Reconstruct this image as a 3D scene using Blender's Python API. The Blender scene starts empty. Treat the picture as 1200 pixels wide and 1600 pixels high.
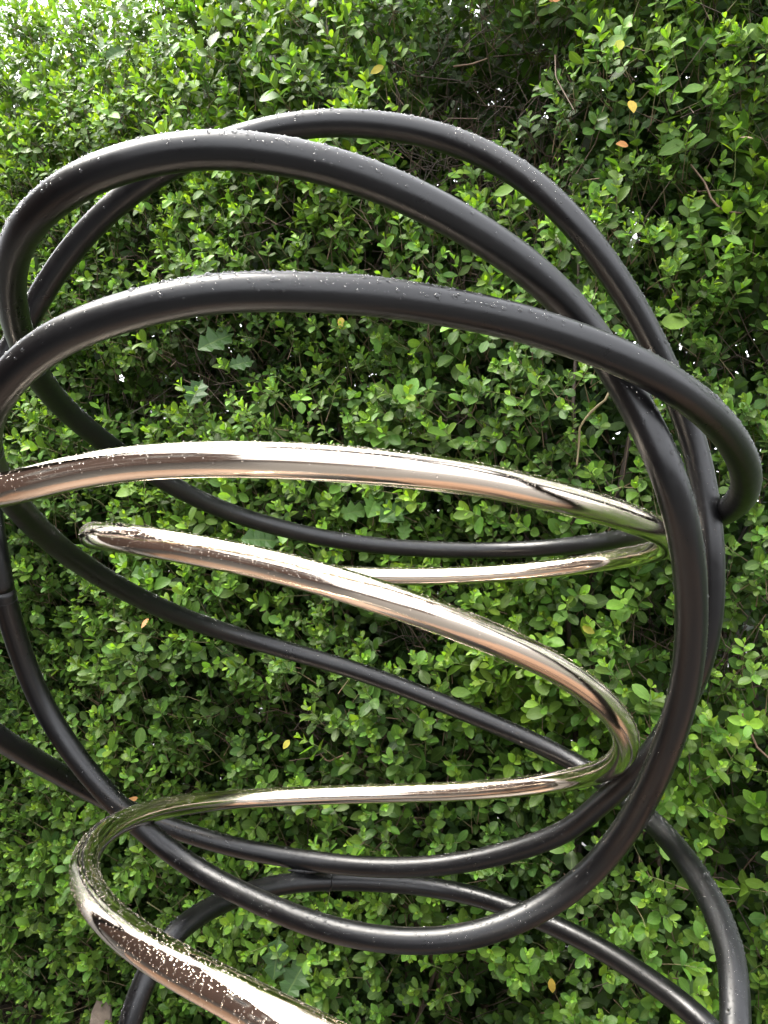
import bpy, bmesh, math, random
import numpy as np
from mathutils import Vector, Matrix, Quaternion

random.seed(7)
rng = np.random.default_rng(7)
sc = bpy.context.scene
COL = sc.collection

# ------------------------------------------------------------------ camera, sky, sun, exposure
F = 1256.0                       # focal length in pixels of a 1200 x 1600 picture
CAM_Z = 1.92
cam_data = bpy.data.cameras.new('camera')
cam = bpy.data.objects.new('camera', cam_data)
COL.objects.link(cam)
cam.location = (0, 0, CAM_Z)
cam.rotation_euler = (math.radians(90), 0, 0)
cam_data.sensor_fit = 'VERTICAL'
cam_data.sensor_height = 24.0
cam_data.lens = 24.0 * F / 1600.0
cam_data.clip_start = 0.02
cam_data.clip_end = 500.0
sc.camera = cam

SUN_EL = math.radians(62)
SUN_DIR = Vector((-0.95, 0.05, 0)).normalized() * math.cos(SUN_EL) + Vector((0, 0, math.sin(SUN_EL)))
world = bpy.data.worlds.new('World')
sc.world = world
world.use_nodes = True
wn, wl = world.node_tree.nodes, world.node_tree.links
wn.clear()
sky = wn.new('ShaderNodeTexSky')
sky.sky_type = 'NISHITA'
sky.sun_disc = False
sky.sun_elevation = SUN_EL
sky.sun_rotation = math.atan2(SUN_DIR.x, SUN_DIR.y)
sky.air_density = 1.0
sky.dust_density = 8.0
sky.ozone_density = 1.0
hsv = wn.new('ShaderNodeHueSaturation')
hsv.inputs['Saturation'].default_value = 0.12
bg = wn.new('ShaderNodeBackground')
bg.inputs['Strength'].default_value = 0.15
wo = wn.new('ShaderNodeOutputWorld')
wl.new(sky.outputs[0], hsv.inputs['Color'])
cloud = wn.new('ShaderNodeMix')          # even cloud cover over the whole sky
cloud.data_type = 'RGBA'
cloud.inputs['Factor'].default_value = 0.6
cloud.inputs['B'].default_value = (4.5, 4.6, 4.9, 1)
wl.new(hsv.outputs[0], cloud.inputs['A'])
wl.new(cloud.outputs['Result'], bg.inputs['Color'])
wl.new(bg.outputs[0], wo.inputs['Surface'])

sun_data = bpy.data.lights.new('sun', 'SUN')
sun_data.energy = 1.2
sun_data.angle = math.radians(34)
sun_data.color = (1.0, 0.93, 0.80)
sun = bpy.data.objects.new('sun', sun_data)
COL.objects.link(sun)
sun.rotation_euler = (-SUN_DIR).to_track_quat('-Z', 'Y').to_euler()
sun.location = SUN_DIR * 20

sc.view_settings.view_transform = 'Standard'
sc.view_settings.look = 'None'
sc.view_settings.gamma = 1.0
sc.view_settings.use_curve_mapping = False
sc.view_settings.exposure = 3.0

sc.render.engine = 'CYCLES'
sc.cycles.use_denoising = True
sc.cycles.max_bounces = 10
sc.cycles.diffuse_bounces = 6
sc.cycles.glossy_bounces = 5
sc.cycles.transmission_bounces = 6
sc.cycles.transparent_max_bounces = 6

# ------------------------------------------------------------------ helpers
def tag(o, label=None, cat=None, group=None, kind=None):
    if label: o['label'] = label
    if cat: o['category'] = cat
    if group: o['group'] = group
    if kind: o['kind'] = kind
    return o

def empty(name, loc=(0, 0, 0)):
    o = bpy.data.objects.new(name, None)
    o.location = loc
    o.empty_display_size = 0.1
    COL.objects.link(o)
    return o

def link_mesh(name, me, mat=None, parent=None):
    o = bpy.data.objects.new(name, me)
    if mat is not None and len(me.materials) == 0:
        me.materials.append(mat)
    COL.objects.link(o)
    if parent is not None:
        o.parent = parent
        o.matrix_parent_inverse = Matrix.Translation(-parent.location) if parent.type == 'EMPTY' else Matrix.Identity(4)
    return o

def tri_mesh(name, V, T, attrs=None, smooth=True):
    """mesh from an (n,3) vertex array and an (m,3) triangle array"""
    me = bpy.data.meshes.new(name)
    V = np.ascontiguousarray(V, dtype=np.float32); T = np.ascontiguousarray(T, dtype=np.int32)
    me.vertices.add(len(V)); me.vertices.foreach_set('co', V.ravel())
    me.loops.add(T.size); me.loops.foreach_set('vertex_index', T.ravel())
    me.polygons.add(len(T))
    me.polygons.foreach_set('loop_start', np.arange(0, T.size, 3, dtype=np.int32))
    me.polygons.foreach_set('use_smooth', np.full(len(T), smooth, dtype=bool))
    for k, a in (attrs or {}).items():
        at = me.attributes.new(k, 'FLOAT', 'POINT')
        at.data.foreach_set('value', np.ascontiguousarray(a, dtype=np.float32))
    me.update(); me.validate()
    return me

def box_bm(bm, x0, x1, y0, y1, z0, z1):
    vs = [bm.verts.new(p) for p in ((x0,y0,z0),(x1,y0,z0),(x1,y1,z0),(x0,y1,z0),(x0,y0,z1),(x1,y0,z1),(x1,y1,z1),(x0,y1,z1))]
    for f in ((0,3,2,1),(4,5,6,7),(0,1,5,4),(1,2,6,5),(2,3,7,6),(3,0,4,7)):
        bm.faces.new([vs[i] for i in f])

def bm_obj(name, bm, mat, parent=None, bevel=0.0):
    if bevel:
        bmesh.ops.bevel(bm, geom=list(bm.edges), offset=bevel, segments=2, affect='EDGES')
    me = bpy.data.meshes.new(name); bm.to_mesh(me); bm.free()
    return link_mesh(name, me, mat, parent)

def ray(px, py, depth):
    return np.array([(px - 600) / F * depth, depth, CAM_Z + (800 - py) / F * depth])

class Noise:
    """smooth random field from a sum of waves, roughly -1..1"""
    def __init__(self, seed, scale, n=14):
        r = np.random.default_rng(seed)
        ang = r.uniform(0, 2*np.pi, n); k = 2*np.pi/scale * r.uniform(0.5, 1.6, n)
        self.kx, self.kz, self.p = k*np.cos(ang), k*np.sin(ang), r.uniform(0, 2*np.pi, n)
        self.n = n
    def __call__(self, u, z):
        u = np.asarray(u)[..., None]; z = np.asarray(z)[..., None]
        return np.sin(self.kx*u + self.kz*z + self.p).sum(-1) / math.sqrt(self.n) * 0.9

# ------------------------------------------------------------------ materials
def new_mat(name):
    m = bpy.data.materials.new(name); m.use_nodes = True
    n = m.node_tree.nodes; n.clear()
    out = n.new('ShaderNodeOutputMaterial')
    return m, n, m.node_tree.links, out

def principled(n, **kw):
    b = n.new('ShaderNodeBsdfPrincipled')
    for k, v in kw.items():
        b.inputs[k].default_value = v
    return b

def ramp(n, l, src, stops):
    r = n.new('ShaderNodeValToRGB')
    e = r.color_ramp.elements
    while len(e) < len(stops): e.new(0.5)
    for i, (p, c) in enumerate(stops):
        e[i].position = p; e[i].color = (*c, 1)
    l.new(src, r.inputs[0])
    return r

def noise_tex(n, l, scale, detail=3.0, rough=0.5, vec=None):
    t = n.new('ShaderNodeTexNoise')
    t.inputs['Scale'].default_value = scale; t.inputs['Detail'].default_value = detail
    t.inputs['Roughness'].default_value = rough
    if vec is not None: l.new(vec, t.inputs['Vector'])
    return t

def bump(n, l, height, strength, dist):
    b = n.new('ShaderNodeBump')
    b.inputs['Strength'].default_value = strength; b.inputs['Distance'].default_value = dist
    l.new(height, b.inputs['Height'])
    return b

def mat_leaf(name, stops, trans=0.34, rough=0.44, pale=0.2):
    m, n, l, out = new_mat(name)
    a = n.new('ShaderNodeAttribute'); a.attribute_name = 'age'
    t = n.new('ShaderNodeAttribute'); t.attribute_name = 'tint'
    lu = n.new('ShaderNodeAttribute'); lu.attribute_name = 'across'
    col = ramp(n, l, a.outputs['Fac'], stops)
    hs = n.new('ShaderNodeHueSaturation')
    mh = n.new('ShaderNodeMapRange'); mh.inputs['To Min'].default_value = 0.488; mh.inputs['To Max'].default_value = 0.518
    mv = n.new('ShaderNodeMapRange'); mv.inputs['To Min'].default_value = 0.72; mv.inputs['To Max'].default_value = 1.3
    l.new(t.outputs['Fac'], mh.inputs['Value']); l.new(t.outputs['Fac'], mv.inputs['Value'])
    l.new(mh.outputs[0], hs.inputs['Hue']); l.new(mv.outputs[0], hs.inputs['Value'])
    l.new(col.outputs[0], hs.inputs['Color'])
    geo = n.new('ShaderNodeNewGeometry')
    nz = noise_tex(n, l, 160.0, 2.0, vec=geo.outputs['Position'])
    mot = n.new('ShaderNodeMix'); mot.data_type = 'RGBA'; mot.blend_type = 'MULTIPLY'
    mr = n.new('ShaderNodeMapRange'); mr.inputs['To Min'].default_value = 0.78; mr.inputs['To Max'].default_value = 1.2
    l.new(nz.outputs[0], mr.inputs['Value'])
    mot.inputs['Factor'].default_value = 1.0
    l.new(hs.outputs[0], mot.inputs['A']); l.new(mr.outputs[0], mot.inputs['B'])
    # midrib
    ab = n.new('ShaderNodeMath'); ab.operation = 'ABSOLUTE'; l.new(lu.outputs['Fac'], ab.inputs[0])
    rib = n.new('ShaderNodeMapRange'); rib.inputs['From Min'].default_value = 0.0; rib.inputs['From Max'].default_value = 0.10
    rib.inputs['To Min'].default_value = 0.32; rib.inputs['To Max'].default_value = 0.0
    l.new(ab.outputs[0], rib.inputs['Value'])
    mx = n.new('ShaderNodeMix'); mx.data_type = 'RGBA'
    l.new(rib.outputs[0], mx.inputs['Factor']); l.new(mot.outputs['Result'], mx.inputs['A'])
    mx.inputs['B'].default_value = (0.16, 0.22, 0.06, 1)
    # underside is paler and duller
    bf = n.new('ShaderNodeMath'); bf.operation = 'MULTIPLY'; bf.inputs[1].default_value = pale
    l.new(geo.outputs['Backfacing'], bf.inputs[0])
    un = n.new('ShaderNodeMix'); un.data_type = 'RGBA'
    l.new(bf.outputs[0], un.inputs['Factor']); l.new(mx.outputs['Result'], un.inputs['A'])
    un.inputs['B'].default_value = (0.13, 0.18, 0.08, 1)
    bs = principled(n, Roughness=rough)
    bs.inputs['Specular IOR Level'].default_value = 0.25
    l.new(un.outputs['Result'], bs.inputs['Base Color'])
    mrr = n.new('ShaderNodeMapRange'); mrr.inputs['To Min'].default_value = rough - 0.08; mrr.inputs['To Max'].default_value = rough + 0.16
    l.new(nz.outputs[0], mrr.inputs['Value']); l.new(mrr.outputs[0], bs.inputs['Roughness'])
    bp = bump(n, l, nz.outputs[0], 0.35, 0.002); l.new(bp.outputs[0], bs.inputs['Normal'])
    tr = n.new('ShaderNodeBsdfTranslucent')
    th = n.new('ShaderNodeHueSaturation'); th.inputs['Hue'].default_value = 0.49; th.inputs['Value'].default_value = 1.8; th.inputs['Saturation'].default_value = 1.1
    l.new(mx.outputs['Result'], th.inputs['Color']); l.new(th.outputs[0], tr.inputs['Color'])
    ms = n.new('ShaderNodeMixShader'); ms.inputs[0].default_value = trans
    l.new(bs.outputs[0], ms.inputs[1]); l.new(tr.outputs[0], ms.inputs[2])
    l.new(ms.outputs[0], out.inputs['Surface'])
    return m

M = {}
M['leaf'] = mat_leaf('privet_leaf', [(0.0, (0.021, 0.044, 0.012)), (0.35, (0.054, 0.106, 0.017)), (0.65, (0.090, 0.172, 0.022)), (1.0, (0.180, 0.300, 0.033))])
M['yellow_leaf'] = mat_leaf('yellow_leaf', [(0.0, (0.26, 0.15, 0.035)), (0.5, (0.40, 0.29, 0.045)), (1.0, (0.24, 0.28, 0.04))], pale=0.1)
M['orange_leaf'] = mat_leaf('orange_leaf', [(0.0, (0.26, 0.10, 0.045)), (1.0, (0.55, 0.25, 0.10))], pale=0.1)
M['tan_leaf'] = mat_leaf('tan_leaf', [(0.0, (0.24, 0.15, 0.10)), (1.0, (0.58, 0.42, 0.30))], trans=0.15, rough=0.6, pale=0.1)
M['holly_leaf'] = mat_leaf('holly_leaf', [(0.0, (0.018, 0.045, 0.013)), (1.0, (0.080, 0.16, 0.030))], trans=0.08, rough=0.5)

def mat_twig(name):
    m, n, l, out = new_mat(name)
    a = n.new('ShaderNodeAttribute'); a.attribute_name = 'age'
    geo = n.new('ShaderNodeNewGeometry')
    nz = noise_tex(n, l, 90.0, 4.0, vec=geo.outputs['Position'])
    col = ramp(n, l, a.outputs['Fac'], [(0.0, (0.022, 0.017, 0.012)), (0.4, (0.12, 0.075, 0.045)), (0.7, (0.13, 0.15, 0.05)), (1.0, (0.17, 0.26, 0.06))])  # lowest bark stop darkened to stand for shade in the gaps
    mx = n.new('ShaderNodeMix'); mx.data_type = 'RGBA'; mx.blend_type = 'MULTIPLY'; mx.inputs['Factor'].default_value = 0.8
    mr = n.new('ShaderNodeMapRange'); mr.inputs['To Min'].default_value = 0.5; mr.inputs['To Max'].default_value = 1.5
    l.new(nz.outputs[0], mr.inputs['Value']); l.new(col.outputs[0], mx.inputs['A']); l.new(mr.outputs[0], mx.inputs['B'])
    b = principled(n, Roughness=0.7)
    l.new(mx.outputs['Result'], b.inputs['Base Color'])
    bp = bump(n, l, nz.outputs[0], 0.5, 0.002); l.new(bp.outputs[0], b.inputs['Normal'])
    l.new(b.outputs[0], out.inputs['Surface'])
    return m
M['twig'] = mat_twig('twig_bark')

def mat_black():
    m, n, l, out = new_mat('satin_black_steel')
    tc = n.new('ShaderNodeTexCoord')
    n1 = noise_tex(n, l, 7.0, 5.0, 0.65, tc.outputs['Object'])
    n2 = noise_tex(n, l, 420.0, 2.0, 0.5, tc.outputs['Object'])
    n4 = noise_tex(n, l, 70.0, 4.0, 0.7, tc.outputs['Object'])
    b = principled(n, Roughness=0.3)
    b.inputs['Specular IOR Level'].default_value = 0.42
    col = ramp(n, l, n1.outputs[0], [(0.3, (0.0010, 0.0011, 0.0015)), (0.75, (0.0024, 0.0025, 0.0030))])
    l.new(col.outputs[0], b.inputs['Base Color'])
    add = n.new('ShaderNodeMath'); add.operation = 'ADD'
    l.new(n1.outputs[0], add.inputs[0]); l.new(n4.outputs[0], add.inputs[1])
    mr = n.new('ShaderNodeMapRange'); mr.inputs['From Min'].default_value = 0.6; mr.inputs['From Max'].default_value = 1.4
    mr.inputs['To Min'].default_value = 0.23; mr.inputs['To Max'].default_value = 0.44
    l.new(add.outputs[0], mr.inputs['Value']); l.new(mr.outputs[0], b.inputs['Roughness'])
    bp = bump(n, l, n2.outputs[0], 0.10, 0.0006); l.new(bp.outputs[0], b.inputs['Normal'])
    l.new(b.outputs[0], out.inputs['Surface'])
    return m
M['black'] = mat_black()

def mat_chrome():
    m, n, l, out = new_mat('polished_bronze_steel')
    tc = n.new('ShaderNodeTexCoord')
    n1 = noise_tex(n, l, 14.0, 4.0, 0.6, tc.outputs['Object'])
    at = n.new('ShaderNodeAttribute'); at.attribute_name = 'angle'
    mp = n.new('ShaderNodeMapping')
    b = principled(n, Metallic=1.0, Roughness=0.06)
    b.inputs['Base Color'].default_value = (0.79, 0.69, 0.58, 1)
    mr = n.new('ShaderNodeMapRange'); mr.inputs['To Min'].default_value = 0.015; mr.inputs['To Max'].default_value = 0.06
    l.new(n1.outputs[0], mr.inputs['Value']); l.new(mr.outputs[0], b.inputs['Roughness'])
    # faint lengthwise polishing lines
    w = n.new('ShaderNodeMath'); w.operation = 'MULTIPLY'; w.inputs[1].default_value = 38.0
    l.new(at.outputs['Fac'], w.inputs[0])
    n3 = n.new('ShaderNodeTexNoise'); n3.noise_dimensions = '1D'; n3.inputs['Scale'].default_value = 1.0; n3.inputs['Detail'].default_value = 3.0
    l.new(w.outputs[0], n3.inputs['W'])
    bp = bump(n, l, n3.outputs[0], 0.10, 0.0005); l.new(bp.outputs[0], b.inputs['Normal'])
    l.new(b.outputs[0], out.inputs['Surface'])
    return m
M['chrome'] = mat_chrome()

def mat_water():
    m, n, l, out = new_mat('rain_water')
    b = principled(n, Roughness=0.02, IOR=1.33)
    b.inputs['Base Color'].default_value = (1, 1, 1, 1)
    b.inputs['Transmission Weight'].default_value = 1.0
    l.new(b.outputs[0], out.inputs['Surface'])
    return m
M['water'] = mat_water()

def mat_ground(name, c1, c2, scale, rough=0.6, bstr=0.5, tiles=None):
    m, n, l, out = new_mat(name)
    tc = n.new('ShaderNodeTexCoord')
    nz = noise_tex(n, l, scale, 8.0, 0.65, tc.outputs['Object'])
    col = ramp(n, l, nz.outputs[0], [(0.3, c1), (0.7, c2)])
    b = principled(n, Roughness=rough)
    if tiles:
        br = n.new('ShaderNodeTexBrick')
        br.inputs['Scale'].default_value = 1.0
        br.inputs['Brick Width'].default_value = tiles[0]; br.inputs['Row Height'].default_value = tiles[1]
        br.inputs['Mortar Size'].default_value = tiles[2]
        br.inputs['Color1'].default_value = (0.8, 0.8, 0.8, 1); br.inputs['Color2'].default_value = (1.2, 1.15, 1.1, 1)
        br.inputs['Mortar'].default_value = (0.45, 0.42, 0.4, 1)
        l.new(tc.outputs['Object'], br.inputs['Vector'])
        mx = n.new('ShaderNodeMix'); mx.data_type = 'RGBA'; mx.blend_type = 'MULTIPLY'; mx.inputs['Factor'].default_value = 1.0
        l.new(col.outputs[0], mx.inputs['A']); l.new(br.outputs['Color'], mx.inputs['B'])
        l.new(mx.outputs['Result'], b.inputs['Base Color'])
    else:
        l.new(col.outputs[0], b.inputs['Base Color'])
    bp = bump(n, l, nz.outputs[0], bstr, 0.02); l.new(bp.outputs[0], b.inputs['Normal'])
    l.new(b.outputs[0], out.inputs['Surface'])
    return m
M['tarmac'] = mat_ground('wet_gravel', (0.030, 0.029, 0.028), (0.052, 0.050, 0.047), 6.0, 0.5)
M['patio'] = mat_ground('terracotta_paving', (0.11, 0.067, 0.044), (0.175, 0.108, 0.071), 5.0, 0.45, 0.2, (0.40, 0.40, 0.012))
M['soil'] = mat_ground('damp_soil', (0.022, 0.016, 0.011), (0.07, 0.05, 0.035), 18.0, 0.85, 1.0)
M['brick'] = mat_ground('dark_brick', (0.045, 0.026, 0.019), (0.08, 0.045, 0.033), 9.0, 0.8, 0.4, (0.225, 0.075, 0.01))
M['roof'] = mat_ground('slate_roof', (0.035, 0.035, 0.04), (0.07, 0.07, 0.075), 9.0, 0.6, 0.4)
M['frame'] = mat_ground('painted_frame', (0.62, 0.60, 0.56), (0.72, 0.70, 0.66), 9.0, 0.5, 0.1)
M['pane'] = mat_ground('window_pane', (0.02, 0.022, 0.025), (0.03, 0.032, 0.035), 2.0, 0.08, 0.0)
M['card'] = mat_ground('damp_cardboard', (0.07, 0.052, 0.038), (0.15, 0.115, 0.085), 22.0, 0.8, 0.3)

# ------------------------------------------------------------------ ground
def sheet(name, x0, x1, y0, y1, z0, z1, mat):
    bm = bmesh.new(); box_bm(bm, x0, x1, y0, y1, z0, z1)
    return tag(bm_obj(name, bm, mat), kind='structure')
sheet('ground', -90, 90, -90, 90, -0.5, 0.0, M['tarmac'])
sheet('patio', -2.6, 2.4, 0.25, 2.0, -0.02, 0.03, M['patio'])

# hedge frame: u runs along the hedge, z up, depth s into the hedge
ALPHA = math.atan(0.445)
H_O = np.array([0.0, 2.25, 0.0])
H_T = np.array([math.cos(ALPHA), -math.sin(ALPHA), 0.0])
H_N = np.array([-math.sin(ALPHA), -math.cos(ALPHA), 0.0])      # towards the camera side
H_TOP = 4.01
n_big = Noise(11, 0.95); n_mid = Noise(12, 0.36); n_sm = Noise(13, 0.16)

def front(u, z):
    """how far the clipped face bulges towards the viewer"""
    b = 0.055*n_big(u, z) + 0.035*n_mid(u, z)
    left = np.clip((-u - 0.2)/1.0, 0, 1); tw = 0.45 + 0.65*left
    top = np.clip((z - (H_TOP - tw)) / tw, 0, 1.2)
    foot = np.clip((0.5 - z) / 0.5, 0, 1)
    return b - (0.22 + 0.10*left)*top**2.0 - 0.03*foot**1.5 - 0.04*np.clip(z-1.6, 0, 3)

def hedge_pt(u, z, s):
    """s > 0 goes into the hedge"""
    u = np.asarray(u, float); z = np.asarray(z, float); s = np.asarray(s, float)
    off = front(u, z) - s
    return H_O + u[..., None]*H_T + off[..., None]*H_N + z[..., None]*np.array([0, 0, 1.0])

def px_to_uz(px, py):
    d = np.array([(px-600)/F, 1.0, (800-py)/F])
    c = np.array([0, 0, CAM_Z])
    u = z = 0.0; off = 0.0
    for _ in range(6):
        o = H_O + off*H_N
        t = np.dot(o - c, H_N) / np.dot(d, H_N)
        p = c + d*t
        u = float(np.dot(p - H_O, H_T)); z = float(p[2]); off = float(front(np.array(u), np.array(z)))
    return u, z

def project(P):
    d = P[..., 1]
    return 600 + P[..., 0]/d*F, 800 - (P[..., 2]-CAM_Z)/d*F, d

bm = bmesh.new()
L0, L1 = -5.6, 3.6
a0 = H_O + L0*H_T + 0.12*H_N; a1 = H_O + L1*H_T + 0.12*H_N; b1 = H_O + L1*H_T - 1.3*H_N; b0 = H_O + L0*H_T - 1.3*H_N
low = [bm.verts.new((p[0], p[1], -0.05)) for p in (a0, a1, b1, b0)]
hi = [bm.verts.new((p[0], p[1], 0.035)) for p in (a0, a1, b1, b0)]
bm.faces.new(hi); bm.faces.new(low[::-1])
for i in range(4): bm.faces.new([low[i], low[(i+1) % 4], hi[(i+1) % 4], hi[i]])
tag(bm_obj('soil_bed', bm, M['soil']), kind='structure')

# ------------------------------------------------------------------ unseen house and wall, added behind the viewer for the polished tube to reflect
house = tag(empty('house', (-4.4, -3.0, 0)), 'dark brick house to the left behind the viewer, unseen, added for the polished tube to mirror', 'house')
HX = -4.4
bm = bmesh.new(); box_bm(bm, HX-5.0, HX, -9.0, 3.5, -0.1, 6.2); bm_obj('wall', bm, M['brick'], house)
bm = bmesh.new()
pts = [(HX-5.3, -9.3, 6.2), (HX+0.25, -9.3, 6.2), (HX+0.25, 3.6, 6.2), (HX-5.3, 3.6, 6.2), (HX-2.5, -9.3, 8.0), (HX-2.5, 3.6, 8.0)]
vs = [bm.verts.new(p) for p in pts]
for f in ((0, 3, 2, 1), (1, 2, 5, 4), (0, 4, 5, 3), (0, 1, 4), (2, 3, 5)): bm.faces.new([vs[i] for i in f])
bm_obj('roof', bm, M['roof'], house)
for (y, z) in ((-7.2, 0.9), (-3.0, 0.9), (-7.2, 3.5), (-4.2, 3.5), (-1.4, 3.5)):
    bm = bmesh.new(); box_bm(bm, HX+0.003, HX+0.05, y, y+1.1, z, z+1.2)
    w_ = bm_obj('window', bm, M['frame'], house)
    bm = bmesh.new(); box_bm(bm, HX+0.051, HX+0.06, y+0.07, y+1.03, z+0.07, z+1.13)
    bm_obj('pane', bm, M['pane'], w_)
gw = bmesh.new(); box_bm(gw, -4.3, 9.0, -8.3, -8.0, -0.1, 1.25)
garden = tag(empty('added_garden_wall', (1.0, -8.15, 0)), 'unseen low dark brick garden wall behind the viewer, added as a dark line to reflect', 'wall')
bm_obj('wall_face', gw, M['brick'], garden)
gw = bmesh.new(); box_bm(gw, -4.3, 9.05, -8.36, -7.94, 1.25, 1.33); bm_obj('coping', gw, M['roof'], garden)

# ------------------------------------------------------------------ sculpture: bent tubes
TUBE_D = 0.040
def sample_path(pts, per=24, sw=0.9, sp=0.28):
    """pts: (pixel x, pixel y, apparent width) -> smooth 3D centre line, evenly spaced"""
    P = np.array(pts, float)
    d = np.sqrt(np.linalg.norm(np.diff(P[:, :2], axis=0), axis=1) + 0.15*np.abs(np.diff(P[:, 2])) * 8)
    t = np.concatenate([[0], np.cumsum(np.maximum(d, 1e-3))])
    # centripetal Catmull-Rom
    out = []
    n = len(P)
    def tang(i):
        if i == 0: return (P[1]-P[0])/(t[1]-t[0])
        if i == n-1: return (P[-1]-P[-2])/(t[-1]-t[-2])
        d0, d1 = t[i]-t[i-1], t[i+1]-t[i]
        return ((P[i]-P[i-1])/d0*d1 + (P[i+1]-P[i])/d1*d0)/(d0+d1)
    T = np.array([tang(i) for i in range(n)])
    for i in range(n-1):
        h = t[i+1]-t[i]
        for k in range(per):
            s = k/per
            out.append((2*s**3-3*s*s+1)*P[i] + (s**3-2*s*s+s)*h*T[i] + (-2*s**3+3*s*s)*P[i+1] + (s**3-s*s)*h*T[i+1])
    out.append(P[-1]); out = np.array(out)
    def smooth(a, sig):
        r = int(3*sig); k = np.exp(-0.5*(np.arange(-r, r+1)/sig)**2); k /= k.sum()
        e = np.concatenate([2*a[0]-a[r:0:-1], a, 2*a[-1]-a[-2:-r-2:-1]])
        return np.convolve(e, k, 'valid')
    X = smooth(out[:, 0], sp*per); Y = smooth(out[:, 1], sp*per); W = smooth(out[:, 2], sw*per)
    D = F*TUBE_D/W
    Q = np.stack([(X-600)/F*D, D, CAM_Z+(800-Y)/F*D], 1)
    # smooth once more in space, then space evenly
    for _ in range(2):
        Q = np.stack([smooth(Q[:, j], 0.35*per) for j in range(3)], 1)
    return Q

def resample(Q, step=0.010):
    L = np.concatenate([[0], np.cumsum(np.linalg.norm(np.diff(Q, axis=0), axis=1))])
    n = max(8, int(L[-1]/step))
    s = np.linspace(0, L[-1], n)
    return np.stack([np.interp(s, L, Q[:, j]) for j in range(3)], 1)

def frames(Q):
    T = np.gradient(Q, axis=0); T /= np.linalg.norm(T, axis=1)[:, None]
    N = np.zeros_like(T)
    up = np.array([0, 0, 1.0])
    v = up - T[0]*np.dot(up, T[0]); v /= np.linalg.norm(v)
    N[0] = v
    for i in range(1, len(Q)):
        v = N[i-1] - T[i]*np.dot(N[i-1], T[i]); N[i] = v/np.linalg.norm(v)
    return T, N, np.cross(T, N)

def tube_mesh(name, Q, fr, r, sides=26, caps=True):
    T, N, B = fr
    a = np.linspace(0, 2*np.pi, sides, endpoint=False)
    ring = (np.cos(a)[None, :, None]*N[:, None, :] + np.sin(a)[None, :, None]*B[:, None, :])*r
    V = (Q[:, None, :] + ring).reshape(-1, 3)
    n = len(Q)
    i = np.arange(n-1)[:, None]*sides; j = np.arange(sides)[None, :]; j2 = (j+1) % sides
    A, Bq, C, D = i+j, i+j2, i+sides+j2, i+sides+j
    tris = np.concatenate([np.stack([A, Bq, C], -1).reshape(-1, 3), np.stack([A, C, D], -1).reshape(-1, 3)])
    ang = np.tile(np.minimum(a, 2*np.pi-a), n)
    if caps:
        V = np.concatenate([V, Q[:1], Q[-1:]]); c0, c1 = len(V)-2, len(V)-1
        jj = np.arange(sides); j2 = (jj+1) % sides
        tris = np.concatenate([tris, np.stack([jj*0+c0, j2, jj], 1), np.stack([jj*0+c1, (n-1)*sides+jj, (n-1)*sides+j2], 1)])
        ang = np.concatenate([ang, [0, 0]])
    return tri_mesh(name, V, tris[:, ::-1] if False else tris, {'angle': ang})

def ring_mesh(name, c, t, nrm, R, r, seg=40, sub=8):
    b = np.cross(t, nrm)
    a = np.linspace(0, 2*np.pi, seg, endpoint=False); p = np.linspace(0, 2*np.pi, sub, endpoint=False)
    rad = np.cos(a)[:, None]*nrm + np.sin(a)[:, None]*b
    V = (c + rad[:, None, :]*(R + r*np.cos(p))[None, :, None] + (r*np.sin(p))[None, :, None]*t).reshape(-1, 3)
    i = np.arange(seg)[:, None]; j = np.arange(sub)[None, :]
    A = i*sub+j; Bq = ((i+1) % seg)*sub+j; C = ((i+1) % seg)*sub+(j+1) % sub; D = i*sub+(j+1) % sub
    return tri_mesh(name, V, np.concatenate([np.stack([A, Bq, C], -1).reshape(-1, 3), np.stack([A, C, D], -1).reshape(-1, 3)]))

DROP_S = 5
def drop_template():
    V = [(0, 0, 1.0)]; T = []
    for k, (rr, zz) in enumerate(((0.76, 0.68), (1.0, -0.1))):
        for j in range(DROP_S):
            a = 2*np.pi*(j+0.5*k)/DROP_S; V.append((rr*math.cos(a), rr*math.sin(a), zz))
    for j in range(DROP_S): T.append((0, 1+j, 1+(j+1) % DROP_S))
    for j in range(DROP_S):
        j2 = (j+1) % DROP_S; T += [(1+j, 1+DROP_S+j, 1+j2), (1+j2, 1+DROP_S+j, 1+DROP_S+j2)]
    return np.array(V), np.array(T)
DROP_V, DROP_T = drop_template()

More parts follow.
